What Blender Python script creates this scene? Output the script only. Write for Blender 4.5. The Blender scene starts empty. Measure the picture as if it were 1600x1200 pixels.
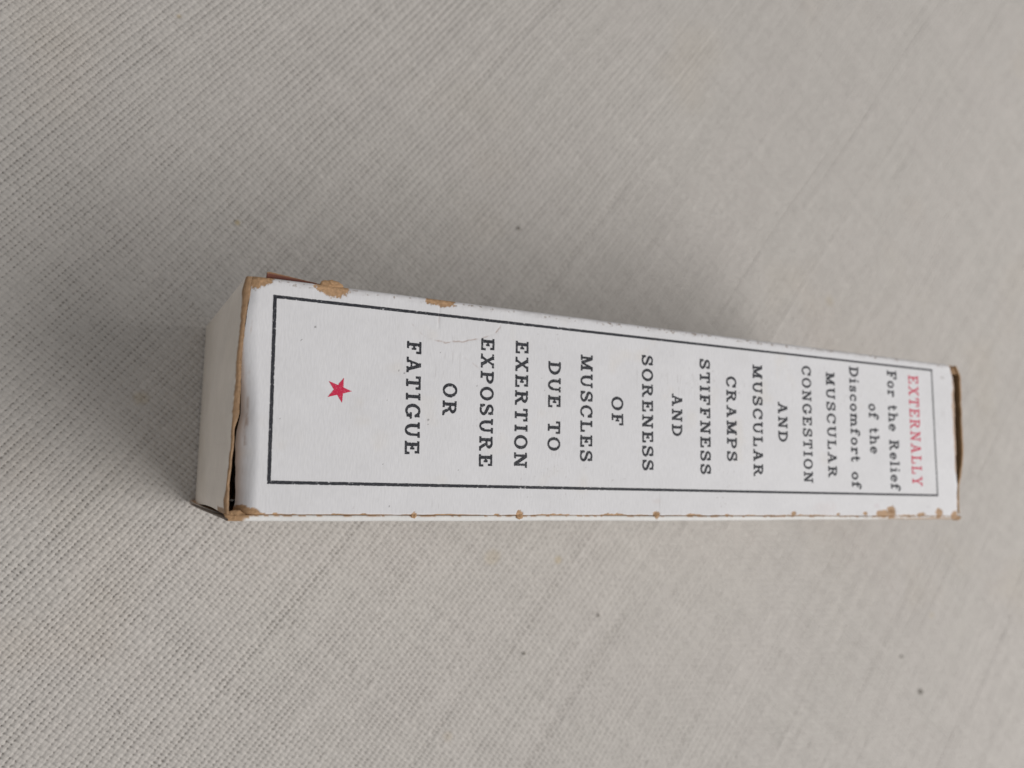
import bpy, math
import numpy as np
from mathutils import Matrix, Vector

S = 0.001                       # everything below is laid out in millimetres
scene = bpy.context.scene
col = scene.collection

# ------------------------------------------------------------------ camera
L, W, D = 134.95, 30.0, 43.587  # carton: length, width of the lettered panel, depth


def rod(r):
    r = np.array(r, float)
    th = np.linalg.norm(r)
    k = r / th
    K = np.array([[0, -k[2], k[1]], [k[2], 0, -k[0]], [-k[1], k[0], 0]])
    return np.eye(3) + np.sin(th) * K + (1 - np.cos(th)) * K @ K


R = rod((-0.10403755, -0.46270558, 0.04812508))
T = np.array((-33.33775978, -13.57703888, 108.87349389))
C = -R.T @ T
RW = R @ np.diag((1., -1., -1.))
cam_d = bpy.data.cameras.new('camera')
cam = bpy.data.objects.new('camera', cam_d)
col.objects.link(cam)
rot = Matrix((RW[0], -RW[1], -RW[2])).transposed()
cam.matrix_world = Matrix.Translation((C[0] * S, -C[1] * S, (D - C[2]) * S)) @ rot.to_4x4()
cam_d.sensor_fit = 'HORIZONTAL'
cam_d.sensor_width = 36.0
cam_d.lens = 1334.53 / 1600 * 36
cam_d.clip_start, cam_d.clip_end = 0.005, 20
cam_d.dof.use_dof = True
cam_d.dof.focus_distance = 0.117
cam_d.dof.aperture_fstop = 20.0
scene.camera = cam

# ------------------------------------------------------------------ light
world = bpy.data.worlds.new('World')
scene.world = world
world.use_nodes = True
bg = world.node_tree.nodes['Background']
bg.inputs['Color'].default_value = (0.985, 0.985, 0.985, 1)
bg.inputs['Strength'].default_value = 0.325


def area(name, loc, target, size, power, color):
    d = bpy.data.lights.new(name, 'AREA')
    d.shape = 'RECTANGLE'
    d.size, d.size_y = size
    d.energy = power
    d.color = color
    o = bpy.data.objects.new(name, d)
    col.objects.link(o)
    o.location = loc
    o.rotation_euler = (Vector(target) - Vector(loc)).to_track_quat('-Z', 'Y').to_euler()
    return o


area('window_light', (0.86, -0.40, 0.70), (0.07, -0.01, 0.0), (1.02, 1.02), 12.1, (1.0, 0.985, 0.965))
scene.view_settings.view_transform = 'Standard'
scene.view_settings.look = 'None'
scene.view_settings.gamma = 1.0
scene.view_settings.exposure = 0.0
scene.view_settings.use_curve_mapping = False


# ------------------------------------------------------------------ noise
def _hash(ix, iy, seed):
    h = (ix.astype(np.int64) * 374761393 + iy.astype(np.int64) * 668265263 + seed * 1442695041) & 0xFFFFFFFF
    h = ((h ^ (h >> 13)) * 1274126177) & 0xFFFFFFFF
    h = ((h ^ (h >> 16)) * 2246822519) & 0xFFFFFFFF
    return ((h ^ (h >> 15)) & 0xFFFFFF) / float(0xFFFFFF)


def vn(x, y, seed=0):                      # value noise, -1..1
    x = np.asarray(x, float); y = np.asarray(y, float)
    x, y = np.broadcast_arrays(x, y)
    ix, iy = np.floor(x), np.floor(y)
    fx, fy = x - ix, y - iy
    fx = fx * fx * (3 - 2 * fx); fy = fy * fy * (3 - 2 * fy)
    a = _hash(ix, iy, seed); b = _hash(ix + 1, iy, seed)
    c = _hash(ix, iy + 1, seed); d = _hash(ix + 1, iy + 1, seed)
    return 2 * ((a * (1 - fx) + b * fx) * (1 - fy) + (c * (1 - fx) + d * fx) * fy) - 1


def fbm(x, y, seed=0, n=3):
    t = 0; a = 1; s = 0
    for k in range(n):
        t = t + a * vn(x * 2 ** k, y * 2 ** k, seed + 17 * k); s += a; a *= .5
    return t / s


def sstep(a, b, x):
    t = np.clip((x - a) / (b - a), 0, 1)
    return t * t * (3 - 2 * t)


# ------------------------------------------------------------------ mesh helpers
def link(name, me, mat, parent=None):
    o = bpy.data.objects.new(name, me)
    col.objects.link(o)
    if mat: me.materials.append(mat)
    if parent: o.parent = parent
    return o


def set_col(me, rgb, attr='tint'):
    a = me.attributes.new(attr, 'FLOAT_COLOR', 'POINT')
    n = len(me.vertices)
    buf = np.ones((n, 4), np.float32)
    buf[:, :3] = rgb.reshape(n, 3)
    a.data.foreach_set('color', buf.ravel())


def set_f(me, val, attr):
    a = me.attributes.new(attr, 'FLOAT', 'POINT')
    a.data.foreach_set('value', np.asarray(val, np.float32).ravel())


def grid_mesh(name, P, smooth=True, flip=False, closed=False):
    """P: (n, m, 3) millimetre points in (u, v, z)."""
    n, m = P.shape[:2]
    V = P.reshape(-1, 3).astype(np.float32).copy()
    V[:, 1] *= -1
    V *= S
    I = np.arange(n * m).reshape(n, m)
    if closed:
        I = np.concatenate([I, I[:, :1]], 1)
    q = np.stack([I[:-1, :-1], I[:-1, 1:], I[1:, 1:], I[1:, :-1]], -1).reshape(-1, 4)
    if flip: q = q[:, ::-1]
    me = bpy.data.meshes.new(name)
    me.vertices.add(len(V)); me.vertices.foreach_set('co', V.ravel())
    me.loops.add(q.size); me.loops.foreach_set('vertex_index', q.ravel().astype(np.int32))
    me.polygons.add(len(q))
    me.polygons.foreach_set('loop_start', np.arange(0, q.size, 4, dtype=np.int32))
    me.polygons.foreach_set('use_smooth', np.full(len(q), smooth))
    me.update(calc_edges=True)
    me.validate()
    return me


# ------------------------------------------------------------------ materials
def new_mat(name):
    m = bpy.data.materials.new(name)
    m.use_nodes = True
    nt = m.node_tree
    return m, nt, nt.nodes['Principled BSDF']


def paper_mat(name, rough=0.55, bump=0.05, scale=2500, speck=True):
    """Colour comes from the board's own tint attribute (white coat or bare kraft) with fibre mottling."""
    m, nt, b = new_mat(name)
    N, K = nt.nodes, nt.links
    at = N.new('ShaderNodeAttribute'); at.attribute_name = 'tint'
    tc = N.new('ShaderNodeTexCoord')
    mp = N.new('ShaderNodeMapping'); mp.inputs['Scale'].default_value = (1.6, .35, 1)
    K.new(tc.outputs['Object'], mp.inputs['Vector'])
    n1 = N.new('ShaderNodeTexNoise'); n1.inputs['Scale'].default_value = scale; n1.inputs['Detail'].default_value = 4
    K.new(mp.outputs['Vector'], n1.inputs['Vector'])
    r1 = N.new('ShaderNodeMapRange')
    r1.inputs['From Min'].default_value = .3; r1.inputs['From Max'].default_value = .7
    r1.inputs['To Min'].default_value = .955; r1.inputs['To Max'].default_value = 1.03
    K.new(n1.outputs['Fac'], r1.inputs['Value'])
    n2 = N.new('ShaderNodeTexNoise'); n2.inputs['Scale'].default_value = 180; n2.inputs['Detail'].default_value = 5
    K.new(tc.outputs['Object'], n2.inputs['Vector'])
    r2 = N.new('ShaderNodeMapRange')
    r2.inputs['From Min'].default_value = .3; r2.inputs['From Max'].default_value = .7
    r2.inputs['To Min'].default_value = .97; r2.inputs['To Max'].default_value = 1.02
    K.new(n2.outputs['Fac'], r2.inputs['Value'])
    mu = N.new('ShaderNodeMath'); mu.operation = 'MULTIPLY'
    K.new(r1.outputs['Result'], mu.inputs[0]); K.new(r2.outputs['Result'], mu.inputs[1])
    vm = N.new('ShaderNodeVectorMath'); vm.operation = 'SCALE'
    K.new(at.outputs['Color'], vm.inputs[0]); K.new(mu.outputs[0], vm.inputs['Scale'])
    K.new(vm.outputs['Vector'], b.inputs['Base Color'])
    bp = N.new('ShaderNodeBump'); bp.inputs['Strength'].default_value = 0.35; bp.inputs['Distance'].default_value = bump * S
    K.new(n1.outputs['Fac'], bp.inputs['Height']); K.new(bp.outputs['Normal'], b.inputs['Normal'])
    b.inputs['Roughness'].default_value = rough
    b.inputs['Specular IOR Level'].default_value = 0.35
    return m


def ink_mat(name, rgb, pale):
    m, nt, b = new_mat(name)
    N, K = nt.nodes, nt.links
    tc = N.new('ShaderNodeTexCoord')
    n = N.new('ShaderNodeTexNoise'); n.inputs['Scale'].default_value = 6500; n.inputs['Detail'].default_value = 3
    K.new(tc.outputs['Object'], n.inputs['Vector'])
    r = N.new('ShaderNodeValToRGB')
    r.color_ramp.elements[0].position = .55; r.color_ramp.elements[0].color = (*rgb, 1)
    r.color_ramp.elements[1].position = .78; r.color_ramp.elements[1].color = (*pale, 1)
    K.new(n.outputs['Fac'], r.inputs['Fac']); K.new(r.outputs['Color'], b.inputs['Base Color'])
    b.inputs['Roughness'].default_value = .6
    b.inputs['Specular IOR Level'].default_value = 0.3
    return m


M_PAPER = paper_mat('coated_paper')
M_BOARD = paper_mat('raw_board', rough=.85, bump=.12, scale=3500)
M_BLACK = ink_mat('black_ink', (.022, .023, .030), (.22, .22, .235))
M_RED = ink_mat('red_ink', (.62, .018, .072), (.78, .27, .33))
M_ROSE = ink_mat('rose_ink', (.62, .045, .10), (.78, .32, .36))


def cloth_mat():
    m, nt, b = new_mat('woven_cotton')
    N, K = nt.nodes, nt.links
    at = N.new('ShaderNodeAttribute'); at.attribute_name = 'tint'
    tc = N.new('ShaderNodeTexCoord')
    n1 = N.new('ShaderNodeTexNoise'); n1.inputs['Scale'].default_value = 9000; n1.inputs['Detail'].default_value = 3
    K.new(tc.outputs['Object'], n1.inputs['Vector'])
    r1 = N.new('ShaderNodeMapRange')
    r1.inputs['From Min'].default_value = .3; r1.inputs['From Max'].default_value = .7
    r1.inputs['To Min'].default_value = .9; r1.inputs['To Max'].default_value = 1.08
    K.new(n1.outputs['Fac'], r1.inputs['Value'])
    vm = N.new('ShaderNodeVectorMath'); vm.operation = 'SCALE'
    K.new(at.outputs['Color'], vm.inputs[0]); K.new(r1.outputs['Result'], vm.inputs['Scale'])
    K.new(vm.outputs['Vector'], b.inputs['Base Color'])
    bp = N.new('ShaderNodeBump'); bp.inputs['Strength'].default_value = .5; bp.inputs['Distance'].default_value = .03 * S
    K.new(n1.outputs['Fac'], bp.inputs['Height']); K.new(bp.outputs['Normal'], b.inputs['Normal'])
    b.inputs['Roughness'].default_value = .9
    b.inputs['Specular IOR Level'].default_value = .15
    b.inputs['Sheen Weight'].default_value = .08
    return m


M_CLOTH = cloth_mat()


# ------------------------------------------------------------------ the woven cloth
def thread_lattice(rng, lo, hi, pitch, jit):
    n = int((hi - lo) / pitch * 1.2)
    st = pitch * (1 + jit * rng.standard_normal(n).clip(-2, 2))
    thick = rng.random(n) < .05
    st[thick] *= 1.25
    e = lo + np.concatenate([[0], np.cumsum(st)])
    return e


rng = np.random.default_rng(11)
ANG = math.radians(52.0)                 # direction of the double yarns, seen from above
EDGE_A = thread_lattice(rng, -260, 420, 1.06, .14)
EDGE_B = thread_lattice(rng, -260, 420, 0.70, .14)
WID_A = rng.uniform(.95, 1.08, len(EDGE_A)); WID_B = rng.uniform(.74, .94, len(EDGE_B))
OPEN_A = rng.random(len(EDGE_A)) < .07
OPEN_B = rng.random(len(EDGE_B)) < .08
TONE_A = 1 + .018 * rng.standard_normal(len(EDGE_A)); TONE_B = 1 + .016 * rng.standard_normal(len(EDGE_B))


def cloth_field(x, y):
    """height (mm) and yarn colour of the weave at table position x, y (mm, world axes)."""
    wx = x + .55 * vn(x / 34, y / 34, 3) + .9 * vn(x / 90, y / 90, 5)
    wy = y + .55 * vn(x / 34, y / 34, 4) + .9 * vn(x / 90, y / 90, 6)
    along_a = wx * math.cos(ANG) + wy * math.sin(ANG)
    across_a = -wx * math.sin(ANG) + wy * math.cos(ANG)
    ia = np.clip(np.searchsorted(EDGE_A, across_a) - 1, 0, len(EDGE_A) - 2)
    jb = np.clip(np.searchsorted(EDGE_B, along_a) - 1, 0, len(EDGE_B) - 2)
    pa = EDGE_A[ia + 1] - EDGE_A[ia]; pb = EDGE_B[jb + 1] - EDGE_B[jb]
    sa = 2 * (across_a - EDGE_A[ia]) / pa - 1           # -1..1 across an A yarn
    sb = 2 * (along_a - EDGE_B[jb]) / pb - 1
    sign = 1 - 2 * ((ia + jb) % 2)
    ca = sign * np.cos(sb * np.pi / 2)                  # A yarn rises over / dips under
    cb = -sign * np.cos(sa * np.pi / 2)
    slub_a = 1 + .13 * vn(along_a / 9, ia * 3.7, 21) + .15 * vn(along_a / 1.3, ia * 5.1, 22)
    slub_b = 1 + .13 * vn(across_a / 9, jb * 3.7, 23) + .15 * vn(across_a / 1.6, jb * 5.1, 24)
    # a yarn lying on top spreads, one passing under is squeezed
    oa = OPEN_A[ia] * sstep(-.25, .25, vn(along_a / 24, ia * 9.1, 25)); ob = OPEN_B[jb] * sstep(-.1, .4, vn(across_a / 24, jb * 9.1, 26))
    slub_a = slub_a - .30 * oa; slub_b = slub_b - .26 * ob
    low_a = .06 * oa; low_b = .07 * ob                   # thin yarns lie deeper: the long dark lines in the cloth
    wa = np.clip(WID_A[ia] * slub_a * (.90 + .14 * ca), .3, 1.15)
    wb = np.clip(WID_B[jb] * slub_b * (.90 + .14 * cb), .3, 1.15)
    lift = .04 * vn(along_a / .9, ia * 7.3, 27)
    two = np.abs(sa / wa)
    prof_a = np.sqrt(np.clip(1 - two ** 3, 0, 1)) - .30 * np.exp(-(two / .13) ** 2)   # two plies side by side
    prof_b = np.sqrt(np.clip(1 - (sb / wb) ** 2, 0, 1))
    za = np.where(two < 1, .13 * ca + .12 * prof_a - .15 + lift - low_a, -.36)
    zb = np.where(np.abs(sb / wb) < 1, .13 * cb + .165 * prof_b - .135 - low_b, -.36)
    z = np.maximum(np.maximum(za, zb), -.36)
    top_a = za >= zb
    tone = np.where(top_a, TONE_A[ia] * (1 + .05 * vn(along_a / 5, ia * 2.3, 31)),
                    TONE_B[jb] * (1 + .05 * vn(across_a / 5, jb * 2.3, 32)))
    z = z + .012 * vn(x / .13, y / .13, 40)
    return z, tone


def build_cloth():
    # dense trapezoid where the camera looks closely, coarse skirt outside it
    us = [-62.0]
    while us[-1] < 262:
        us.append(us[-1] + .118 + .00045 * max(0, us[-1] + 30))
    us = np.concatenate([np.arange(-100, -62, .26), us, np.arange(us[-1] + .3, 335, .42)])
    t = np.linspace(-1, 1, 1340)
    sk = np.concatenate([np.arange(1.003, 1.6, .0032), [1.62, 1.7, 1.9, 2.5, 3.5]])
    t = np.concatenate([-sk[::-1], t, sk])
    skl = np.array([420, 250, 160, 120, 103.0])
    us = np.concatenate([-skl, us, [338, 350, 390, 500, 700]])
    U, Tt = np.meshgrid(us, t, indexing='ij')
    uc = np.clip(U, -62, 262)
    half = 66 + (118 - 66) * (uc + 35) / 270
    mid = 10 + (-13 - 10) * (uc + 35) / 270
    V = mid + half * Tt
    x, y = U, -V
    z, tone = cloth_field(x, y)
    fine = (sstep(-100, -85, U) * (1 - sstep(305, 334, U)) * (1 - sstep(1.4, 1.6, np.abs(Tt))))
    z = z * fine + (1 - fine) * (-.12)
    tone = tone * fine + (1 - fine) * .93
    base = np.array((.553, .520, .488))
    rgb = base * tone[..., None]
    # faint washed-out stains in the fabric
    st = sstep(.25, .75, fbm(x / 26 + 4, y / 26, 51))
    rgb = rgb * (1 - st[..., None] * np.array((.0, .014, .035)))
    pinks = fbm(x / 13, y / 13, 52)[..., None]
    rgb = rgb * (1 + pinks * np.array((.003, -.002, .002)))
    for (su, sv, r, k) in STAINS:
        dd = np.hypot(U - su, V - sv) / r + .35 * fbm(x / 2.0, y / 2.0, 53)
        rgb = rgb * (1 - k * (1 - sstep(.4, 1.1, dd))[..., None] * np.array((.15, .28, .55)))
    z = z - .14
    me = grid_mesh('tablecloth', np.stack([U, V, z], -1), flip=True)
    set_col(me, rgb)
    o = link('tablecloth', me, M_CLOTH)
    o['kind'] = 'structure'
    o['label'] = 'off-white woven cotton cloth with visible threads, spread flat under the carton'
    o['category'] = 'tablecloth'
    return o


def on_cloth(px, py):
    d = R.T @ np.array([(px - 800) / 1334.53, (py - 600) / 1334.53, 1])
    return (C + d * (D - C[2]) / d[2])[:2]


def on_top(px, py):
    d = R.T @ np.array([(px - 800) / 1334.53, (py - 600) / 1334.53, 1])
    return (C + d * (0 - C[2]) / d[2])[:2]


STAINS = [(*on_cloth(219, 622), 1.5, .3), (*on_cloth(371, 348), .6, .7), (*on_cloth(872, 874), .9, .5),
          (*on_cloth(280, 25), .5, .6), (*on_cloth(1297, 470), 1.8, .22), (*on_cloth(1457, 962), 1.0, .3),
          (*on_cloth(770, 870), 2.0, .25), (*on_cloth(700, 1150), 1.2, .2)]
build_cloth()

# ------------------------------------------------------------------ the carton
BASE = (L / 2, W / 2, 0.0)
box = bpy.data.objects.new('cardboard_carton', None)
box.empty_display_size = .01
col.objects.link(box)
box['label'] = 'worn slim white carton with black and red lettering, lying on off-white cloth'
box['category'] = 'carton'
box.location = (BASE[0] * S, -BASE[1] * S, 0)


def part(name, P, mat, rgb, parent=box, flip=False, smooth=True, closed=False):
    Q = P.copy()
    Q[..., 0] -= BASE[0]; Q[..., 1] -= BASE[1]
    me = grid_mesh(name, Q, smooth=smooth, flip=flip, closed=closed)
    set_col(me, rgb)
    return link(name, me, mat, parent)


WHITE = np.array((.755, .743, .757))
KRAFT = np.array((.45, .275, .150))
KRAFT_D = np.array((.36, .21, .10))
GREY = np.array((.30, .27, .26))


def curl(v):                 # how far the near end of the panel has rolled down, mm of length
    return 1.3 + 1.1 * sstep(4, 24, v)


def panel_h(u, v):
    """height of the lettered panel above its flat plane."""
    h = -.06 * np.sin(np.pi * np.clip(v / 30, 0, 1)) ** 2 * 0
    h = h + .10 * fbm(u / 38, v / 22, 71) + .02 * fbm(u / 7, v / 7, 72)
    r = .5
    a = np.clip(r - v, 0, r)                       # far long edge: soft folded edge
    h = h - (r - np.sqrt(np.clip(r * r - a * a, 0, None))) * .9
    rb = .28
    b = np.clip(v - (29.93 - rb), 0, rb)           # near long edge: crisper
    h = h - (rb - np.sqrt(np.clip(rb * rb - b * b, 0, None))) * .8
    c = np.clip((curl(v) - u) / curl(v), 0, 1)     # end edge rolls down into the slot
    h = h - (.30 + 1.75 * sstep(5, 22, v)) * c ** 2.2
    e = np.clip((u - 133.6) / 1.4, 0, 1)
    h = h - .12 * e ** 2
    # creases beside the second chip
    for pts, dep, wd in CREASES:
        dd = poly_d(u, v, pts)
        h = h - dep * np.exp(-(dd / wd) ** 2)
    # pressed corner at the far end
    h = h - .5 * np.exp(-(((u - 135) / 1.6) ** 2 + ((v - 0) / 2.4) ** 2))
    return h


def poly_d(u, v, pts):
    best = np.full(np.broadcast(u, v).shape, 1e9)
    for (a0, a1), (b0, b1) in zip(pts[:-1], pts[1:]):
        dx, dy = b0 - a0, b1 - a1
        t = np.clip(((u - a0) * dx + (v - a1) * dy) / (dx * dx + dy * dy), 0, 1)
        best = np.minimum(best, np.hypot(u - a0 - t * dx, v - a1 - t * dy))
    return best


def P_(*xy):
    return [tuple(on_top(*p)) for p in xy]


CREASES = [
    (P_((640, 503), (650, 515), (665, 526), (682, 532), (697, 536), (710, 533), (722, 534), (734, 532), (745, 530), (762, 525), (775, 520), (782, 509)), .014, .16),
    (P_((687, 472), (686, 495), (685, 512)), .04, .14),
    (P_((725, 558), (738, 567), (749, 577)), .03, .16),
    (P_((388, 652), (386, 668), (386, 695)), .05, .14),
]
# bare-board chips: centre (u, v), radii, in mm
tops = on_top
CHIPS = [
    (0.9, .15, 2.0, 1.0), (0.6, .5, .9, 1.0), (10.4, .1, 2.4, 1.15), (11.4, .2, 1.5, 1.15),
    (26.2, -.05, 2.2, 1.0), (25.0, 0.0, 1.4, .95),
]
SEAM = [(647, 804, .42, .50), (812, 805, .62, .70), (1026, 804, .70, .62), (430, 804, .36, .28), (459, 805, .45, .16), (522, 805, .5, .18),
        (568, 804, .6, .25), (776, 803, .4, .2), (886, 804, .6, .2), (951, 803, .5, .26), (1000, 804, .7, .15), (1240, 801, .6, .42),
        (1136, 803, .5, .16), (1394, 798, 1.15, 1.1), (1380, 802, 1.6, .7), (1468, 800, 1.0, .85), (1440, 802, 1.3, .3), (1352, 801, .5, .35),
        (380, 801, 1.9, .75), (397, 804, 1.3, .45), (376, 806, .9, 1.2), (1492, 806, 1.0, 1.0), (1310, 802, .4, .2), (700, 804, .3, .15)]


def kraft_mask(u, v):
    n = .38 * fbm(u / .75, v / .75, 81, 4) + .16 * vn(u / .16, v / .16, 83)
    k = np.zeros(np.broadcast(u, v).shape)
    for (cu, cv, ru, rv) in CHIPS:
        d = np.hypot((u - cu) / ru, (v - cv) / rv) + n
        k = np.maximum(k, 1 - sstep(.93, 1.05, d))
    for (px, py, ru, rv) in SEAM:
        cu, cv = tops(px, py)
        d = np.hypot((u - cu) / ru, (v - min(cv + .15, 29.95)) / rv) + n * 1.1
        k = np.maximum(k, 1 - sstep(.90, 1.08, d))
    # hairline of bare board along the near fold and along the far end
    k = np.maximum(k, 1 - sstep(.02, .10, 29.93 - v + .09 * fbm(u / 1.6, 0 * u, 84) - .02 - .34 * sstep(.05, .6, fbm(u / 5, 0 * u, 86)) * (.5 + .5 * fbm(u / .5, v / .3, 87))))
    k = np.maximum(k, .8 * (1 - sstep(.25, .6, (L - .1 - u) - .45 * sstep(2, 6, v) * (1 - sstep(16, 20, v)) + .3 * sstep(20, 24, v) + .45 * fbm(v / 2.5, 0 * v, 85))))
    return k


DOTS = [(492.5, 511, .12), (623, 579, .10), (631.5, 583, .14), (669, 656, .16), (605, 625, .07), (688, 551, .08), (669, 663, .08),
        (608, 791, .09), (598, 725, .08), (437, 654, .06), (851, 610, .10), (846, 591, .08), (745, 603, .11), (755, 608, .09), (716, 735, .06),
        (531, 692, .06), (471, 531, .08), (470, 532, .05), (824, 776, .07), (1155, 614, .14), (812, 700, .05), (1395, 788, .1)]


def polyval(pts, x):
    pts = np.array(pts)
    return np.interp(x, pts[:, 0], pts[:, 1])


# outline of the near end flap's worn upper fold, measured along the carton's width
FL_OUT = [(v_, u_) for u_, v_ in P_((386, 430), (379.5, 452), (376, 500), (370, 552), (367, 600), (362.5, 637), (361, 687), (355, 740), (350.5, 778), (352, 806))]
FL_IN = [(v_, u_) for u_, v_ in P_((395, 433), (391, 462), (385, 500), (380, 540), (379, 562), (377, 600), (374, 645), (367, 672), (363, 695), (359.5, 750), (359, 795), (360, 808))]


def far_shift(u):              # the far long edge is not quite parallel to the near one
    return -.34 + .80 * u / L


def build_front():
    us = np.arange(0, L + .01, .125)
    vs = np.concatenate([np.linspace(0, .7, 12)[:-1], np.linspace(.7, 29.6, 226)[:-1], np.linspace(29.6, 29.93, 6)])
    U, V = np.meshgrid(us, vs, indexing='ij')
    k = kraft_mask(U, V)
    Z = D + panel_h(U, V)
    Z = Z - .05 * k + .035 * k * fbm(U / .25, V / .25, 90)
    # the paper's own edge is ragged at both ends
    Uo = U + (1 - sstep(0, 1.6, U)) * (.06 * fbm(V / 1.3, 0 * V, 91) + polyval(FL_IN, V) + .02 + .50 * sstep(11, 20, V) + .42 * sstep(19, 26, V) - .35 * sstep(28.3, 29.7, V)) \
        + sstep(L - 1, L, U) * (.22 * fbm(V / 1.7, 0 * V, 92) - .1 - .45 * np.exp(-((V - .2) / 1.1) ** 2))
    rgb = WHITE * (1 + .02 * fbm(U / 16, V / 12, 93))[..., None]
    # yellowed blotches and rubbed grime that belong to the old paper
    ye = sstep(.35, .8, fbm(U / 5, V / 5, 94))[..., None]
    rgb = rgb * (1 - ye * np.array((.004, .022, .055)))
    smudge = sstep(.25, .8, fbm(U / 9 + 3, V / 6, 294, 4))[..., None]
    rgb = rgb * (1 - smudge * np.array((.03, .032, .036)))
    gr = (1 - sstep(.2, 1.0, V + .35 * fbm(U / 2.2, V / 1.0, 95))) * (.5 + .5 * fbm(U / 1.1, V / .5, 96))
    gr = np.clip(gr, 0, 1) * .55
    rgb = rgb * (1 - gr[..., None]) + GREY * gr[..., None]
    pit = sstep(.30, .48, fbm(U / .40, V / .34, 97) + .12 * fbm(U / 6, 0 * V, 297)) * (1 - sstep(.5, 1.0, V)) * sstep(.12, .3, V)
    rgb = rgb * (1 - .65 * pit[..., None]) + KRAFT_D * .5 * .65 * pit[..., None]
    scr = sstep(.60, .8, vn(U / .14, V / 2.6, 98) * .6 + .5 * fbm(U / 9, V / 9, 99)) * .14
    rgb = rgb * (1 - scr[..., None] * np.array((.9, .95, 1.0)))
    fine = sstep(.74, .88, vn(U / .22, V / .30, 198) * .75 + .35 * fbm(U / 11, V / 8, 199)) * .22
    rgb = rgb * (1 - fine[..., None] * np.array((.9, 1.0, 1.05)))
    # cracks along the rolled end
    ce = poly_d(U, V, P_((395, 500), (393, 560), (391, 600), (388, 640), (386, 700), (383, 740)))
    ce = np.abs(ce + .30 * fbm(U / .8, V / 2.2, 100))
    ck = (1 - sstep(.04, .16, ce)) * sstep(.05, .45, fbm(U / 1.5, V / 2.0, 101)) * .55
    rgb = rgb * (1 - ck[..., None] * np.array((.4, .55, .65)))
    for i, (pts, dep, wd) in enumerate(CREASES):
        dd = poly_d(U + .10 * vn(U / .5, V / .5, 110), V + .10 * vn(U / .5, V / .5, 111), pts)
        m = (1 - sstep(.03, .15, dd)) * sstep(-.35, .4, fbm(U / .9, V / .9, 102)) * (.50, .25, .22, .4)[i]
        rgb = rgb * (1 - m[..., None] * np.array((.65, .85, .95)))
    for px, py, r in DOTS:
        cu, cv = tops(px, py)
        m = (1 - sstep(r * .5, r * 1.2, np.hypot(U - cu, V - cv) + .03 * vn(U / .2, V / .2, 120))) * .7
        rgb = rgb * (1 - m[..., None]) + GREY * .4 * m[..., None]
    # rubbed reddish smears near the seam and the far corner
    for px, py, r, q, c in [(1025, 783, 1.1, .3, (.1, .2, .25)), (1290, 795, 3.4, .20, (.08, .22, .25)), (1370, 790, 1.2, .35, (.1, .22, .2)),
                            (1472, 590, .9, .28, (.7, .75, .8)), (1300, 535, 3, .3, (.15, .25, .25)), (1450, 792, .6, .3, (.4, .45, .4))]:
        cu, cv = tops(px, py)
        m = (1 - sstep(.2, 1.1, np.hypot((U - cu) / r, (V - cv) / (r * .45)) + .5 * fbm(U / .7, V / .7, 130))) * q
        rgb = rgb * (1 - m[..., None] * np.array(c))
    rim = np.clip(1 - np.abs(k - .5) * 2, 0, 1)[..., None]
    rgb = rgb * (1 - .25 * rim)
    kk = (KRAFT * (1 + .30 * fbm(U / .5, V / .3, 140, 4) + .20 * vn(U / .15, V / .13, 141))[..., None])
    rgb = rgb * (1 - k[..., None]) + kk * k[..., None]
    Vo = V + far_shift(U) * (1 - sstep(0, 3.5, V))
    return part('front_panel', np.stack([Uo, Vo, Z], -1), M_PAPER, rgb, flip=True)


front = build_front()


def tint(shape, c, u=None, v=None, seed=0, amp=.05):
    rgb = np.ones((*shape, 3)) * np.array(c)
    if u is not None:
        rgb = rgb * (1 + amp * fbm(u, v, seed))[..., None]
    return rgb


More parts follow.
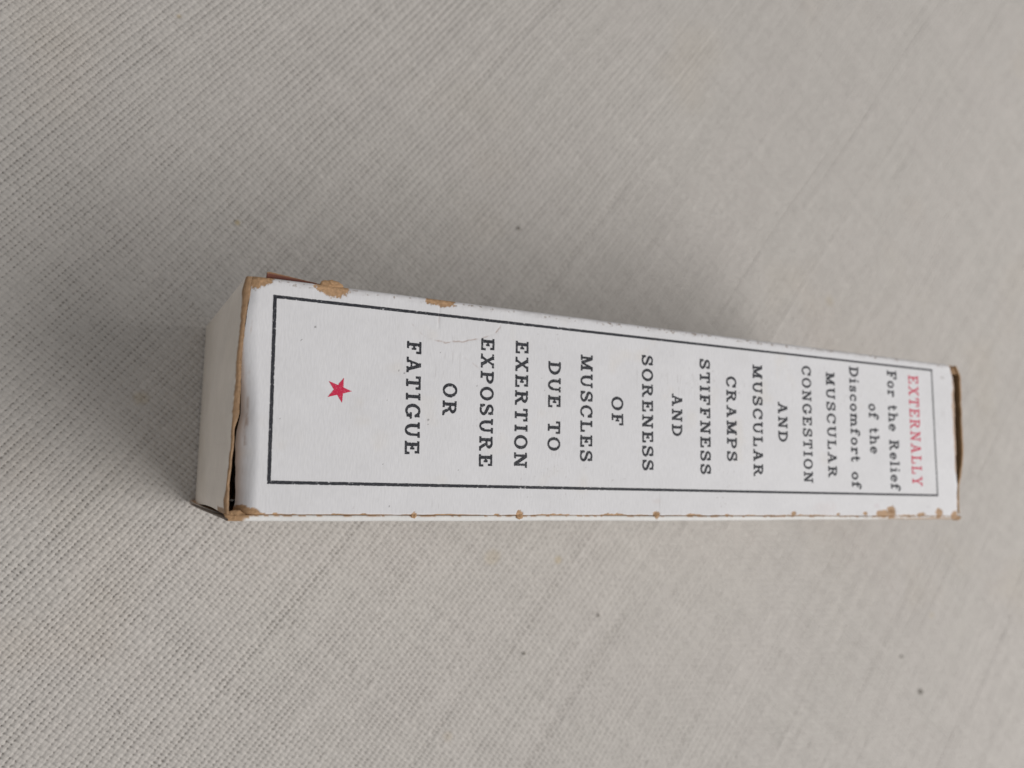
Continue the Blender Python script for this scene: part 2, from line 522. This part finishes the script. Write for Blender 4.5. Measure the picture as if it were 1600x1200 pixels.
def near_side_panel():
    us = np.linspace(-.9, L + .5, 700)
    prof = [(29.96, -.36), (29.965, -.20), (30.05, -.12), (30.25, -.12), (30.5, -.20), (30.68, -.38), (30.76, -.7), (30.78, -1.3), (30.7, -4),
            (30.62, -12), (30.5, -26), (30.35, -38), (30.15, -42.6), (29.9, -43.3), (29.6, -43.5)]
    inner = [(29.5, -43.0), (29.85, -40), (30.05, -26), (30.15, -12), (29.95, -1.2)]
    pr = np.array(prof + inner)
    U, J = np.meshgrid(us, np.arange(len(pr)), indexing='ij')
    V = pr[J, 0] + .05 * fbm(U / 9, J * .0, 150) + .03 * fbm(U / 2.0, J * 0., 151) - .22 * sstep(60, 125, U)*(J > 3)
    Z = D + pr[J, 1] + .03 * fbm(U / 3, J * 0., 152)
    # ends curl slightly in
    Z = Z - .25 * sstep(L - 3, L + .5, U) - .35 * (1 - sstep(-.9, 1.2, U))
    rgb = tint(U.shape, (.78, .765, .745), U / 4, V / 2, 153, .03)
    n = fbm(U / .6, V / .4, 154)
    k = np.zeros(U.shape)
    k[(J == 0)] = 1
    k = np.maximum(k, (J <= 2) * sstep(-.05, .25, n) * .9)
    for px, py, ru, rv in SEAM:
        cu, cv = tops(px, py)
        d = np.hypot((U - cu) / (ru * .9), (.1 + J * .16) / (rv * .9)) + .5 * n
        k = np.maximum(k, (1 - sstep(.85, 1.1, d)) * (J < 7))
    k = np.maximum(k, (1 - sstep(.9, 1.3, U + .5 * n)) * (J < 7) * 1.0)
    k = np.maximum(k, sstep(L - 1.4, L - .5, U + .5 * n) * (J < 7))
    k = np.maximum(k, .9 * sstep(106, 128, U + 7 * n) * ((J >= 4) & (J < 7)))
    k = np.maximum(k, 1.0 * (J >= len(prof)) * (U > us[0] + .3))
    k = np.maximum(k, .12 * (U < us[0] + .3))
    k = np.maximum(k, (U < us[0] + .6) * sstep(-.1, .3, n + .6 * sstep(D - 5, D - 1, Z) + .5 * (1 - sstep(1, 5, Z)) - .3))
    rgb = rgb * (1 - k[..., None]) + KRAFT * (1 + .2 * n)[..., None] * k[..., None]
    P = np.stack([U, V, Z], -1)
    o = part('side_panel', P, M_PAPER, rgb, closed=True)
    return o


near_side_panel()


def far_side_panel():
    us = np.linspace(0.1, L - .1, 400)
    pr = np.array([(.06, -.52), (-.02, -.75), (-.04, -1.4), (.0, -6), (.0, -22), (.0, -38), (.08, -43.2), (.4, -43.5),
                   (.6, -43.0), (.52, -38), (.52, -22), (.52, -6), (.55, -1.2)])
    U, J = np.meshgrid(us, np.arange(len(pr)), indexing='ij')
    V = pr[J, 0] + .04 * fbm(U / 9, J * 0., 160) + far_shift(U) * np.clip(1 + pr[J, 1] / 30, 0, 1)
    Z = D + pr[J, 1] + 0 * U
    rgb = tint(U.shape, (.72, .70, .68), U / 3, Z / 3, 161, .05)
    k = ((J >= 7) | (J == 0)) * 1.0
    rgb = rgb * (1 - k[..., None]) + KRAFT * k[..., None]
    o = part('side_panel', np.stack([U, V, Z], -1), M_PAPER, rgb, closed=True, flip=True)
    o['label'] = 'side panel facing away from the camera'
    return o


far = far_side_panel()


def back_panel():
    us = np.linspace(.2, L - .2, 60); vs = np.linspace(.7, 29.4, 30)
    top = [np.stack([*np.meshgrid(us, vs, indexing='ij'), np.full((60, 30), z)], -1) for z in (.5, .02)]
    U, V = np.meshgrid(us, vs, indexing='ij')
    Z = .06 + .03 * fbm(U / 20, V / 20, 170)
    return part('back_panel', np.stack([U, V, Z], -1), M_BOARD, tint(U.shape, KRAFT), flip=True)


back_panel()


def near_end_flap():
    vs = np.linspace(-.18, 29.55, 360)
    uo = polyval(FL_OUT, vs) + .05 * fbm(vs / 1.2, 0 * vs, 180, 4)
    ui = polyval(FL_IN, vs) + .09 * fbm(vs / 1.0, 0 * vs, 181, 4)
    ui = np.maximum(ui, uo + .45)
    zt = D - .25 + .10 * fbm(vs / 1.1, 0 * vs, 182, 4) - .12 * sstep(10, 29, vs)
    rows = []
    zs_out = np.concatenate([np.linspace(.12, D - 4, 40), np.linspace(D - 3.6, D - 1.0, 22)])
    for z in zs_out:
        f = z / D
        bow = .45 * np.sin(np.pi * f) * np.sin(np.pi * np.clip(vs / 30, 0, 1))
        base = .1 * (1 - f)
        rows.append(np.stack([uo * f + base * 0 - bow * .8 + (1 - f) * (-.05), vs, np.full_like(vs, z)], -1))
    for a in np.linspace(0, 1, 15):                 # the fold
        uu = uo + (ui - uo) * a
        zz = zt - .34 * (1 - np.sqrt(1 - (1 - min(1, a * 1.6)) ** 2)) - .10 * max(0, a - .6)
        zz = zz + .035 * fbm(vs / .5, a * 3 + 0 * vs, 183)
        rows.append(np.stack([uu, vs, zz], -1))
    for dz, du in ((.35, .0), (1.0, -.05), (2.5, -.1), (6, -.1), (9, -.1)):
        rows.append(np.stack([ui + du, vs, zt - dz], -1))
    P = np.array(rows)
    slit = sstep(.12, .5, P[..., 2] / D) * (1 - sstep(.6, .95, P[..., 2] / D))
    P[..., 1] *= (29.88 - .26 * slit) / 29.55
    n0 = len(zs_out)
    rr = np.arange(len(rows))[:, None] + 0 * vs[None]
    Vv = P[..., 1]; Zz = P[..., 2]
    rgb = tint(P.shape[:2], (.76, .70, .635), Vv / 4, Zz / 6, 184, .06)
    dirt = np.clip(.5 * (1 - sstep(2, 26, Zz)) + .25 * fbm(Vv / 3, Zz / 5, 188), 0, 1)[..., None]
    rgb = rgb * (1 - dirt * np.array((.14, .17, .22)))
    n = .32 * fbm(Vv / .7, Zz / .5, 185, 4)
    k = sstep(-.15, .15, Zz - (D - .42) + n * .6 + .9 * sstep(27, 29.5, Vv) + .25 * (1 - sstep(.5, 4, Vv)))
    k = np.maximum(k, sstep(-.1, .15, (Vv - 29.2) + n * .8) * (Zz > D - 9) * 1.0)
    k = np.maximum(k, .6 * sstep(-.2, .3, .9 - Zz + n) * sstep(20, 29, Vv))
    inner = rr >= n0 + 15
    k = np.maximum(k, inner * 1.0)
    k = np.maximum(k, (rr >= n0 + 3) * 1.0)
    fib = fbm(Vv / 1.3, Zz / .12 + P[..., 0] / .12, 186) * .26 + .16 * fbm(Vv / .3, P[..., 0] / .3, 187)
    kc = KRAFT * (1 + fib)[..., None] * .68
    rgb = rgb * (1 - k[..., None]) + kc * k[..., None]
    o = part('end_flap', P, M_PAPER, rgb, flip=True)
    o['label'] = 'shaded white end flap with its upper fold worn to brown board'
    return o


near_end_flap()


def far_end_flap():
    vs = np.linspace(.6, 29.4, 240)
    gap = .35 + 1.2 * sstep(.4, 3, vs) * (1 - sstep(17, 25.5, vs)) + .12 * fbm(vs / 2, 0 * vs, 190)
    ue = L + gap
    rows = []
    for z in (D + .02, D - .4, D - 1.0, D - 2, D - 4, D - 10, D - 20, D - 34, .7):
        f = np.clip((z / D), 0, 1)
        rows.append(np.stack([L + (gap + .0) * f ** 2 + .1, vs, np.full_like(vs, z) + (.06 * fbm(vs / 2.2, 0 * vs, 191) if z > D - 1 else 0)
                              - (.20 + .4 * sstep(19, 26, vs))], -1))
    P = np.array(rows)
    rgb = tint(P.shape[:2], KRAFT_D * 1.0, P[..., 1] / 2.8, P[..., 2] / 1.5, 192, .2)
    o = part('end_flap', P, M_BOARD, rgb)
    o['label'] = 'brown inner face of the slightly open end flap'
    sol = o.modifiers.new('board', 'SOLIDIFY'); sol.thickness = .00045; sol.offset = 1
    return o


far_end_flap()


def torn_bit(name, cu, cv, cz, ru, rv, rz, c, seed, label, tilt=0.0):
    th, ph = np.meshgrid(np.linspace(0, 2 * np.pi, 40, endpoint=False), np.linspace(0.02, np.pi - .02, 16), indexing='ij')
    r = 1 + .26 * fbm(th * 2.2 * 0 + np.cos(th) * 2.5 + 5, np.sin(th) * 2.5 + ph, seed, 4)
    U = cu + ru * r * np.cos(th) * np.sin(ph)
    V = cv + rv * r * np.sin(th) * np.sin(ph)
    Z = cz + rz * r * np.cos(ph) + tilt * (V - cv) + .09 * fbm(U / .22, V / .35, seed + 3)
    rgb = tint(U.shape, c, U / .35, V / .18, seed + 1, .22)
    o = part(name, np.swapaxes(np.stack([U, V, Z], -1), 0, 1), M_BOARD, rgb, closed=True)
    o['label'] = label
    return o


tu, tv = on_top(520, 442)
torn_bit('torn_fibre', tu - .02, -.36, D - .40, 1.45, .72, .26, KRAFT * 1.05, 200, 'tan torn tuft of board on the far long edge', .12)
tu, tv = on_top(1490, 578)
torn_bit('torn_fibre', 135.55, 1.35, D - .62, .95, .85, .22, KRAFT * .8, 204, 'brown torn scrap at the far corner')
torn_bit('torn_fibre', -.15, 30.0, D - .62, 1.25, .60, .34, KRAFT * .9, 208, 'frayed brown corner nearest the camera')
torn_bit('torn_fibre', 134.9, 30.25, D - .75, 1.5, .50, .32, KRAFT * .75, 212, 'frayed brown corner at the far end of the seam')
for (px, py, a, b_, sd) in ((812, 807, .55, .42, 220), (647, 806, .38, .34, 224), (1027, 805, .52, .36, 228), (1394, 800, 1.1, .45, 232)):
    cu, cv = on_top(px, py)
    torn_bit('torn_fibre', cu, cv, D - .12, a, b_, .13, KRAFT * (1.0 if sd < 232 else .8), sd, 'small tan burr of board on the long seam')


def lifted_edge():
    us = np.linspace(2.1, 9.6, 90)
    f = (us - 2.1) / 7.5
    reach = (.78 * (1 - f) ** .85) + .02
    reach[:3] *= .9
    rows = []
    for a in (0., .25, .5, .75, 1.0):
        v = -.14 - (reach * 1.12 + .14) * a + .03 * a * fbm(us / .6, 0 * us, 240)
        z = D - .75 + .32 * a * (1 - f)
        rows.append(np.stack([us, v, z], -1))
    P = np.array(rows)
    rgb = tint(P.shape[:2], (.13, .036, .020), P[..., 0] / 1.2, P[..., 1] / .4, 241, .25)
    edge = np.array([0, 0, 0, 0, 1.])[:, None] * (1 - f * .8)[None]
    rgb = rgb * (1 - edge[..., None]) + KRAFT * edge[..., None]
    o = part('lifted_strip', P, M_PAPER, rgb, parent=far)
    o['label'] = 'reddish brown strip of card peeling out along the far edge'
    sol = o.modifiers.new('board', 'SOLIDIFY'); sol.thickness = .00018; sol.offset = -1


lifted_edge()

# ------------------------------------------------------------------ printed matter
class Glyph:
    def __init__(s, w=.17, t=.115):
        s.w, s.t = w, t


def bx(x0, y0, x1, y1):
    def f(x, y):
        dx = np.abs(x - (x0 + x1) / 2) - (x1 - x0) / 2; dy = np.abs(y - (y0 + y1) / 2) - (y1 - y0) / 2
        return np.hypot(np.maximum(dx, 0), np.maximum(dy, 0)) + np.minimum(np.maximum(dx, dy), 0)
    return f


def ln(x0, y0, x1, y1, w):
    def f(x, y):
        dx, dy = x1 - x0, y1 - y0; l = math.hypot(dx, dy)
        a = ((x - x0) * dx + (y - y0) * dy) / l; b = (-(x - x0) * dy + (y - y0) * dx) / l
        return np.maximum(np.maximum(np.abs(b) - w / 2, np.abs(a - l / 2) - l / 2 - .04), np.abs(y - .5) - .5)
    return f


def el(cx, cy, rx, ry):
    return lambda x, y: (np.hypot((x - cx) / rx, (y - cy) / ry) - 1) * min(rx, ry)


def ring(cx, cy, rx, ry, wx, wy):
    o, i = el(cx, cy, rx, ry), el(cx, cy, rx - wx, ry - wy)
    return lambda x, y: np.maximum(o(x, y), -i(x, y))


def cut(f, *hs):                           # remove every half-plane / box given
    return lambda x, y: np.maximum(f(x, y), -un(*hs)(x, y))


def keep(f, h):
    return lambda x, y: np.maximum(f(x, y), h(x, y))


def un(*fs):
    def f(x, y):
        d = fs[0](x, y)
        for g in fs[1:]: d = np.minimum(d, g(x, y))
        return d
    return f


RIGHT = lambda c: (lambda x, y: c - x)      # half-planes: negative where kept
UP = lambda c: (lambda x, y: c - y)
DOWN = lambda c: (lambda x, y: y - c)


def glyph(ch, w, t):
    B = 9
    n = t * 1.05                            # thin stroke
    o = .13
    stem = lambda c, ww=w, y0=0, y1=1: bx(c - ww / 2, y0, c + ww / 2, y1)
    foot = lambda c, l=.22, r=.22: bx(c - l, 0, c + r, t)
    head = lambda c, l=.22, r=.22, y=1: bx(c - l, y - t, c + r, y)
    if ch == ' ': return .50, None
    if ch == 'I': return .46, un(stem(.23), foot(.23), head(.23))
    if ch == 'E': return .84, un(stem(.21), bx(0, 1 - t, .78, 1), bx(.78 - n, .68, .78, 1), bx(0, 0, .84, t), bx(.84 - n, 0, .84, .34),
                                bx(.21, .51 - t / 2, .54, .51 + t / 2), bx(.54 - n * .9, .36, .54, .66))
    if ch == 'F': return .80, un(stem(.21), bx(0, 1 - t, .80, 1), bx(.80 - n, .64, .80, 1), foot(.21, .21, .26),
                                bx(.21, .49 - t / 2, .55, .49 + t / 2), bx(.55 - n * .9, .33, .55, .65))
    if ch == 'L': return .80, un(stem(.22), head(.22), bx(0, 0, .80, t), bx(.80 - n, 0, .80, .38))
    if ch == 'T': return .86, un(stem(.43), bx(0, 1 - t, .86, 1), bx(0, .65, n, 1), bx(.86 - n, .65, .86, 1), foot(.43, .24, .24))
    if ch == 'A': return 1.0, un(ln(.20, 0, .50, 1.0, n), ln(.82, 0, .50, 1.0, w * .95), bx(.30, .27, .72, .27 + t * .9), foot(.18, .18, .18), foot(.81, .20, .19),
                                 bx(.34, 1 - t * .9, .58, 1))
    if ch == 'C': return .88, un(cut(ring(.46, .5, .46, .52, w, t), bx(.60, .30, 2, .66)), bx(.88 - n, .60, .88, .97))
    if ch == 'G': return .96, un(cut(ring(.46, .5, .46, .52, w, t), bx(.60, .30, 2, .66)), bx(.86 - n, .62, .86, .97),
                                 bx(.86 - w, .08, .86, .44), bx(.56, .44 - t, .98, .44))
    if ch == 'D': return .92, un(stem(.22), keep(ring(.36, .5, .56, .5, w, t), RIGHT(.36)), bx(0, 1 - t, .38, 1), bx(0, 0, .38, t))
    if ch == 'O': return .94, ring(.47, .5, .47, .52, w, t)
    if ch == 'P': return .84, un(stem(.22), keep(ring(.44, .71, .40, .29, w, t), RIGHT(.43)), bx(0, 1 - t, .45, 1), bx(.2, .42, .45, .42 + t), foot(.22, .22, .26))
    if ch == 'R': return .98, un(stem(.22), keep(ring(.44, .735, .38, .265, w, t), RIGHT(.43)), bx(0, 1 - t, .45, 1), bx(.2, .47, .50, .47 + t),
                                 foot(.22, .22, .22), ln(.50, .52, .80, .0, w * .92), bx(.70, 0, .98, t))
    if ch == 'M': return 1.14, un(stem(.21, n), stem(.92, w), ln(.22, 1, .56, .10, w), ln(.92, 1, .58, .10, n), foot(.21, .21, .19), foot(.92, .22, .22),
                                  bx(0, 1 - t, .26, 1), bx(.90, 1 - t, 1.14, 1))
    if ch == 'N': return 1.0, un(stem(.21, n), stem(.80, n), ln(.20, 1, .80, .0, w), foot(.21, .21, .20), bx(0, 1 - t, .28, 1), head(.80, .20, .20))
    if ch == 'S': return .80, un(cut(ring(.40, .735, .37, .285, w * .9, t), bx(.40, -1, 2, .735), ), cut(ring(.40, .275, .40, .295, w * .95, t), bx(-1, .275, .40, 2)),
                                 ln(.24, .60, .62, .42, w), bx(.74 - n, .62, .74, 1), bx(.02, 0, .02 + n, .38))
    if ch == 'U': return .98, un(stem(.21, w, .36), stem(.79, n, .36), keep(ring(.498, .38, .372, .40, w, t), DOWN(.38)), head(.21, .21, .2), head(.79, .19, .19))
    if ch == 'X': return .98, un(ln(.20, 1, .78, 0, w), ln(.78, 1, .20, 0, n), foot(.20, .20, .17), foot(.79, .19, .19), head(.2, .20, .19), head(.78, .17, .19))
    if ch == 'Y': return .96, un(ln(.18, 1, .48, .42, w * .9), ln(.79, 1, .48, .42, n), stem(.48, w, 0, .46), foot(.48, .23, .23), head(.18, .18, .19), head(.79, .17, .17))
    xh = .68; w = w * .92
    if ch == 'o': return .70, ring(.35, xh / 2, .35, xh / 2 + .01, w, t)
    if ch == 'e': return .70, un(cut(ring(.35, xh / 2, .35, xh / 2 + .01, w, t), bx(.40, .17, 2, .30)), bx(.1, .29, .68, .29 + t * .85))
    if ch == 'c': return .66, un(cut(ring(.35, xh / 2, .35, xh / 2 + .01, w, t), bx(.46, .20, 2, .48)), el(.55, .50, .095, .095))
    if ch == 'r': return .60, un(stem(.20, w, 0, xh), foot(.20, .20, .24), bx(.02, xh - t, .22, xh), cut(keep(ring(.44, .40, .27, .29, w * .8, t), UP(.42)), bx(.52, -1, 2, .46)), el(.52, .55, .10, .10))
    if ch == 't': return .56, un(stem(.20, w, .16, .92), bx(.0, xh - t, .48, xh), keep(ring(.335, .18, .22, .20, w, t), DOWN(.18)))
    if ch == 'h': return .88, un(stem(.20, w), head(.20, .20, .05), foot(.20, .20, .2), stem(.68, w, 0, .42), foot(.68, .19, .2), keep(ring(.46, .40, .30, .29, w, t), UP(.40)))
    if ch == 'l': return .44, un(stem(.21, w), head(.21, .21, .05), foot(.21, .21, .21))
    if ch == 'i': return .44, un(stem(.21, w, 0, xh), head(.21, .21, .05, xh), foot(.21, .21, .21), el(.20, .90, .10, .10))
    if ch == 'f': return .60, un(stem(.20, w, 0, .80), bx(.0, xh - t, .46, xh), foot(.20, .20, .25), keep(ring(.40, .78, .275, .24, w, t), UP(.78)), el(.53, .85, .09, .09))
    if ch == 's': return .60, un(cut(ring(.29, xh * .735, .26, xh * .285, w * .85, t * .85), bx(.29, -1, 2, xh * .735)), cut(ring(.29, xh * .275, .29, xh * .295, w * .85, t * .85), bx(-1, xh * .275, .29, 2)),
                                 ln(.17, xh * .60, .44, xh * .41, w * .85), bx(.54 - n, xh * .60, .54, xh), bx(.01, 0, .01 + n, xh * .40))
    if ch == 'm': return 1.20, un(stem(.20, w, 0, xh), foot(.20, .20, .17), bx(.02, xh - t, .22, xh), stem(.61, w, 0, .42), foot(.61, .15, .17), stem(1.0, w, 0, .42), foot(1.0, .15, .2),
                                  keep(ring(.42, .42, .265, .27, w, t), UP(.42)), keep(ring(.82, .42, .26, .27, w, t), UP(.42)))
    raise KeyError(ch)


def contour_mesh(name, X, Y, F, place, mat, parent, label=None):
    """fill F<0 on a regular grid (marching squares); place(x, y) -> u, v."""
    n, m = F.shape
    gid = np.arange(n * m).reshape(n, m)
    hid = n * m + np.arange((n - 1) * m).reshape(n - 1, m)           # edges along axis 0
    vid = n * m + (n - 1) * m + np.arange(n * (m - 1)).reshape(n, m - 1)
    px = np.concatenate([X.ravel(), np.zeros((n - 1) * m), np.zeros(n * (m - 1))])
    py = np.concatenate([Y.ravel(), np.zeros((n - 1) * m), np.zeros(n * (m - 1))])

    def cross(a, b, xa, xb, ya, yb):
        t = np.clip(np.where(np.abs(a - b) > 1e-12, a / np.where(np.abs(a - b) > 1e-12, a - b, 1), .5), .02, .98)
        return xa + (xb - xa) * t, ya + (yb - ya) * t
    hx, hy = cross(F[:-1], F[1:], X[:-1], X[1:], Y[:-1], Y[1:])
    vx, vy = cross(F[:, :-1], F[:, 1:], X[:, :-1], X[:, 1:], Y[:, :-1], Y[:, 1:])
    px[n * m:n * m + hx.size] = hx.ravel(); py[n * m:n * m + hx.size] = hy.ravel()
    px[n * m + hx.size:] = vx.ravel(); py[n * m + hx.size:] = vy.ravel()
    ins = F < 0
    a, b, c, d = ins[:-1, :-1], ins[1:, :-1], ins[1:, 1:], ins[:-1, 1:]
    case = a * 1 + b * 2 + c * 4 + d * 8
    A, Bq, Cq, Dq = gid[:-1, :-1], gid[1:, :-1], gid[1:, 1:], gid[:-1, 1:]
    e0, e1, e2, e3 = hid[:, :-1], vid[1:, :], hid[:, 1:], vid[:-1, :]
    tab = {15: [(A, Bq, Cq, Dq)], 1: [(A, e0, e3)], 2: [(Bq, e1, e0)], 4: [(Cq, e2, e1)], 8: [(Dq, e3, e2)],
           3: [(A, Bq, e1, e3)], 6: [(Bq, Cq, e2, e0)], 12: [(Cq, Dq, e3, e1)], 9: [(Dq, A, e0, e2)],
           7: [(A, Bq, Cq, e2, e3)], 14: [(Bq, Cq, Dq, e3, e0)], 13: [(Cq, Dq, A, e0, e1)], 11: [(Dq, A, Bq, e1, e2)],
           5: [(A, e0, e3), (Cq, e2, e1)], 10: [(Bq, e1, e0), (Dq, e3, e2)]}
    faces = []
    for kcase, polys in tab.items():
        mk = case == kcase
        if mk.any():
            for p in polys:
                faces += np.stack([q[mk] for q in p], -1).tolist()
    used = np.unique(np.concatenate([np.array(f) for f in faces]))
    remap = np.full(len(px), -1, np.int64); remap[used] = np.arange(len(used))
    u, v = place(px[used], py[used])
    z = D + panel_h(u, v) + .022
    V = np.stack([(u - BASE[0]) * S, -(v - BASE[1]) * S, z * S], -1)
    me = bpy.data.meshes.new(name)
    me.from_pydata(V.tolist(), [], [[int(remap[i]) for i in f] for f in faces])
    me.update()
    o = link(name, me, mat, parent)
    if label: o['label'] = label
    return o


def wear(u, v, amt):
    """ragged letterpress edge and pin-hole wear, in mm."""
    e = .022 * fbm(u / .16, v / .16, 300, 2) + .018 * fbm(u / .55, v / .55, 301)
    pin = vn(u / .085, v / .085, 302) * .65 + .35 * vn(u / .30, v / .30, 303)
    return e + sstep(.58 - amt, .80 - amt, pin) * .22


LINES = [  # text, baseline u at start / end, v start, v end, cap height, stem weight, thin weight, ink wear
    ('FATIGUE', 21.28, 21.51, 6.18, 21.73, 2.12, .22, .150, .03),
    ('OR', 26.83, 26.84, 11.60, 16.17, 2.12, .22, .150, .03),
    ('EXPOSURE', 32.48, 32.62, 4.71, 23.12, 2.10, .22, .150, .03),
    ('EXERTION', 38.04, 38.19, 4.61, 23.10, 2.12, .22, .150, .03),
    ('DUE TO', 43.57, 43.68, 7.14, 20.47, 2.12, .215, .145, .02),
    ('MUSCLES', 49.16, 49.31, 5.69, 21.90, 2.12, .21, .145, .02),
    ('OF', 54.78, 54.89, 11.70, 16.14, 2.12, .205, .14, .01),
    ('SORENESS', 60.41, 60.66, 4.73, 22.96, 2.08, .21, .148, .0),
    ('AND', 66.29, 66.31, 10.50, 17.33, 2.06, .21, .148, .0),
    ('STIFFNESS', 71.90, 72.05, 4.38, 23.29, 2.10, .215, .155, -.02),
    ('CRAMPS', 77.45, 77.56, 6.87, 21.01, 2.12, .215, .155, -.02),
    ('MUSCULAR', 83.17, 83.24, 4.47, 23.35, 2.12, .215, .155, -.02),
    ('AND', 88.80, 88.82, 10.47, 17.35, 2.14, .215, .155, -.02),
    ('CONGESTION', 94.42, 94.61, 3.74, 24.21, 2.12, .21, .15, -.03),
    ('MUSCULAR', 100.18, 100.41, 4.43, 23.20, 2.12, .21, .15, -.03),
    ('Discomfort of', 106.0, 106.14, 2.95, 25.05, 2.36, .215, .155, -.03),
    ('of the', 110.75, 111.0, 9.45, 18.65, 2.5, .215, .155, -.03),
    ('For the Relief', 115.8, 116.15, 2.95, 25.2, 2.55, .215, .155, -.03),
    ('EXTERNALLY', 121.6, 121.95, 3.40, 24.3, 2.75, .19, .12, -.03),
]


def text_line(txt, u0, u1, v0, v1, cap, w, t, amt):
    lower = txt != txt.upper()
    gap = .17 if lower else .22
    defs = [glyph(c, w, t) for c in txt]
    tot = sum(d[0] for d in defs) + gap * (len(txt) - 1)
    hx = (v1 - v0) / tot
    st = .042
    xs = np.arange(-.2, (v1 - v0) + .2, st); ys = np.arange(-.16, cap * 1.06 + .16, st)
    X, Y = np.meshgrid(xs, ys, indexing='ij')
    F = np.full(X.shape, 1.0)
    x = 0.0
    for (wd, fn) in defs:
        if fn is not None:
            sel = (xs > (x - .1) * hx) & (xs < (x + wd + .1) * hx)
            F[sel] = np.minimum(F[sel], fn(X[sel] / hx - x, Y[sel] / cap) * min(hx, cap))
        x += wd + gap
    F = F + wear(u0 + Y, v0 + X, amt)
    F[0] = F[-1] = 1; F[:, 0] = F[:, -1] = 1

    def place(px, py):
        return u0 + (u1 - u0) * px / (v1 - v0) + py, v0 + px
    red = txt == 'EXTERNALLY'
    return contour_mesh('printed_line', X, Y, F, place, M_ROSE if red else M_BLACK, front,
                        '%s printed line reading %s' % ('red' if red else 'black', txt))


for row in LINES:
    text_line(*row)


def border():
    # outline of the black rule box, corner by corner (u, v), slightly out of square as printed
    c = [on_top(429.8, 463.3), on_top(420, 753.5), on_top(1465, 774), on_top(1455.5, 578.5)]
    st = .055
    lo = np.min(c, 0) - .5; hi = np.max(c, 0) + .5
    verts = []
    fs = []
    us = np.arange(lo[0], hi[0], st); vs = np.arange(lo[1], hi[1], st)
    U, V = np.meshgrid(us, vs, indexing='ij')
    F = np.full(U.shape, 1.0)
    for (p, q, wd) in ((c[0], c[1], .46), (c[1], c[2], .43), (c[2], c[3], .36), (c[3], c[0], .42)):
        d = np.array(q) - np.array(p); l = np.hypot(*d); d /= l
        a = (U - p[0]) * d[0] + (V - p[1]) * d[1]; b = -(U - p[0]) * d[1] + (V - p[1]) * d[0]
        fade = 1 - .12 * sstep(30, 110, U)
        F = np.minimum(F, np.maximum(np.abs(b) - wd * fade / 2, np.abs(a - l / 2) - l / 2 - wd / 2))
    F = F + wear(U, V, .10) * (1 - .75 * sstep(35, 80, U))
    F[0] = F[-1] = 1; F[:, 0] = F[:, -1] = 1
    # marching squares winding: u along +x, v down -> mirror, so feed (v, u)
    contour_mesh('printed_border', V.T.copy(), U.T.copy(), F.T.copy(), lambda x, y: (y, x), M_BLACK, front, 'thin black ruled border')


border()


def star():
    cu, cv = on_top(529.5, 609.5)
    r, ri = 1.78, .70
    pts = []
    for k in range(10):
        a = k * math.pi / 5 + .03
        rr = r if k % 2 == 0 else ri
        pts.append((rr * math.sin(a), rr * math.cos(a)))
    st = .04
    g = np.arange(-2.2, 2.2, st)
    X, Y = np.meshgrid(g, g, indexing='ij')
    inside = np.zeros(X.shape, bool)
    d = np.full(X.shape, 9.)
    for (x0, y0), (x1, y1) in zip(pts, pts[1:] + pts[:1]):
        cond = ((y0 > Y) != (y1 > Y)) & (X < (x1 - x0) * (Y - y0) / (y1 - y0 + 1e-12) + x0)
        inside ^= cond
        t = np.clip(((X - x0) * (x1 - x0) + (Y - y0) * (y1 - y0)) / ((x1 - x0) ** 2 + (y1 - y0) ** 2), 0, 1)
        d = np.minimum(d, np.hypot(X - x0 - t * (x1 - x0), Y - y0 - t * (y1 - y0)))
    F = np.where(inside, -d, d) + wear(cu + Y, cv + X, .02)
    F[0] = F[-1] = 1; F[:, 0] = F[:, -1] = 1
    contour_mesh('printed_star', X, Y, F, lambda x, y: (cu + y, cv + x), M_RED, front, 'small red five-pointed star')


star()

# ------------------------------------------------------------------ specks of lint lying on the cloth
m_lint, _, b_ = new_mat('dark_lint')
b_.inputs['Base Color'].default_value = (.22, .20, .175, 1)
b_.inputs['Roughness'].default_value = .9


def speck(px, py, ru, rv, rz, ang, label, seed):
    cu, cv = on_cloth(px, py)
    th, ph = np.meshgrid(np.linspace(0, 2 * np.pi, 18, endpoint=False), np.linspace(.03, np.pi - .03, 9), indexing='ij')
    r = 1 + .35 * fbm(np.cos(th) * 1.7 + 9, np.sin(th) * 1.7 + np.cos(ph) * 1.5, seed)
    a, b = ru * r * np.cos(th) * np.sin(ph), rv * r * np.sin(th) * np.sin(ph)
    ca, sa = math.cos(ang), math.sin(ang)
    P = np.swapaxes(np.stack([a * ca - b * sa, a * sa + b * ca, rz * r * np.cos(ph) + rz * .7], -1), 0, 1)
    me = grid_mesh('lint_speck', P, closed=True)
    o = link('lint_speck', me, m_lint)
    o.location = (cu * S, -cv * S, 0)
    o['label'] = label; o['category'] = 'lint'; o['group'] = 'dark specks of lint on the cloth'


speck(810, 357, .42, .34, .15, .3, 'dark speck of lint on the cloth above the carton', 400)
speck(819, 1021, .34, .24, .12, .8, 'small dark speck on the cloth below the word MUSCLES', 404)
speck(935, 962, .30, .28, .12, .1, 'faint dark speck closest below the long seam of the carton', 408)
speck(1409, 1026, .38, .32, .14, .5, 'grey speck upper left of the biggest speck at the lower right', 412)
speck(1438.5, 1081, .58, .52, .2, .9, 'largest brown speck at the lower right of the cloth', 416)
speck(187, 1114, .32, .06, .06, 1.1, 'short dark hair-like fibre on the lower left of the cloth', 420)
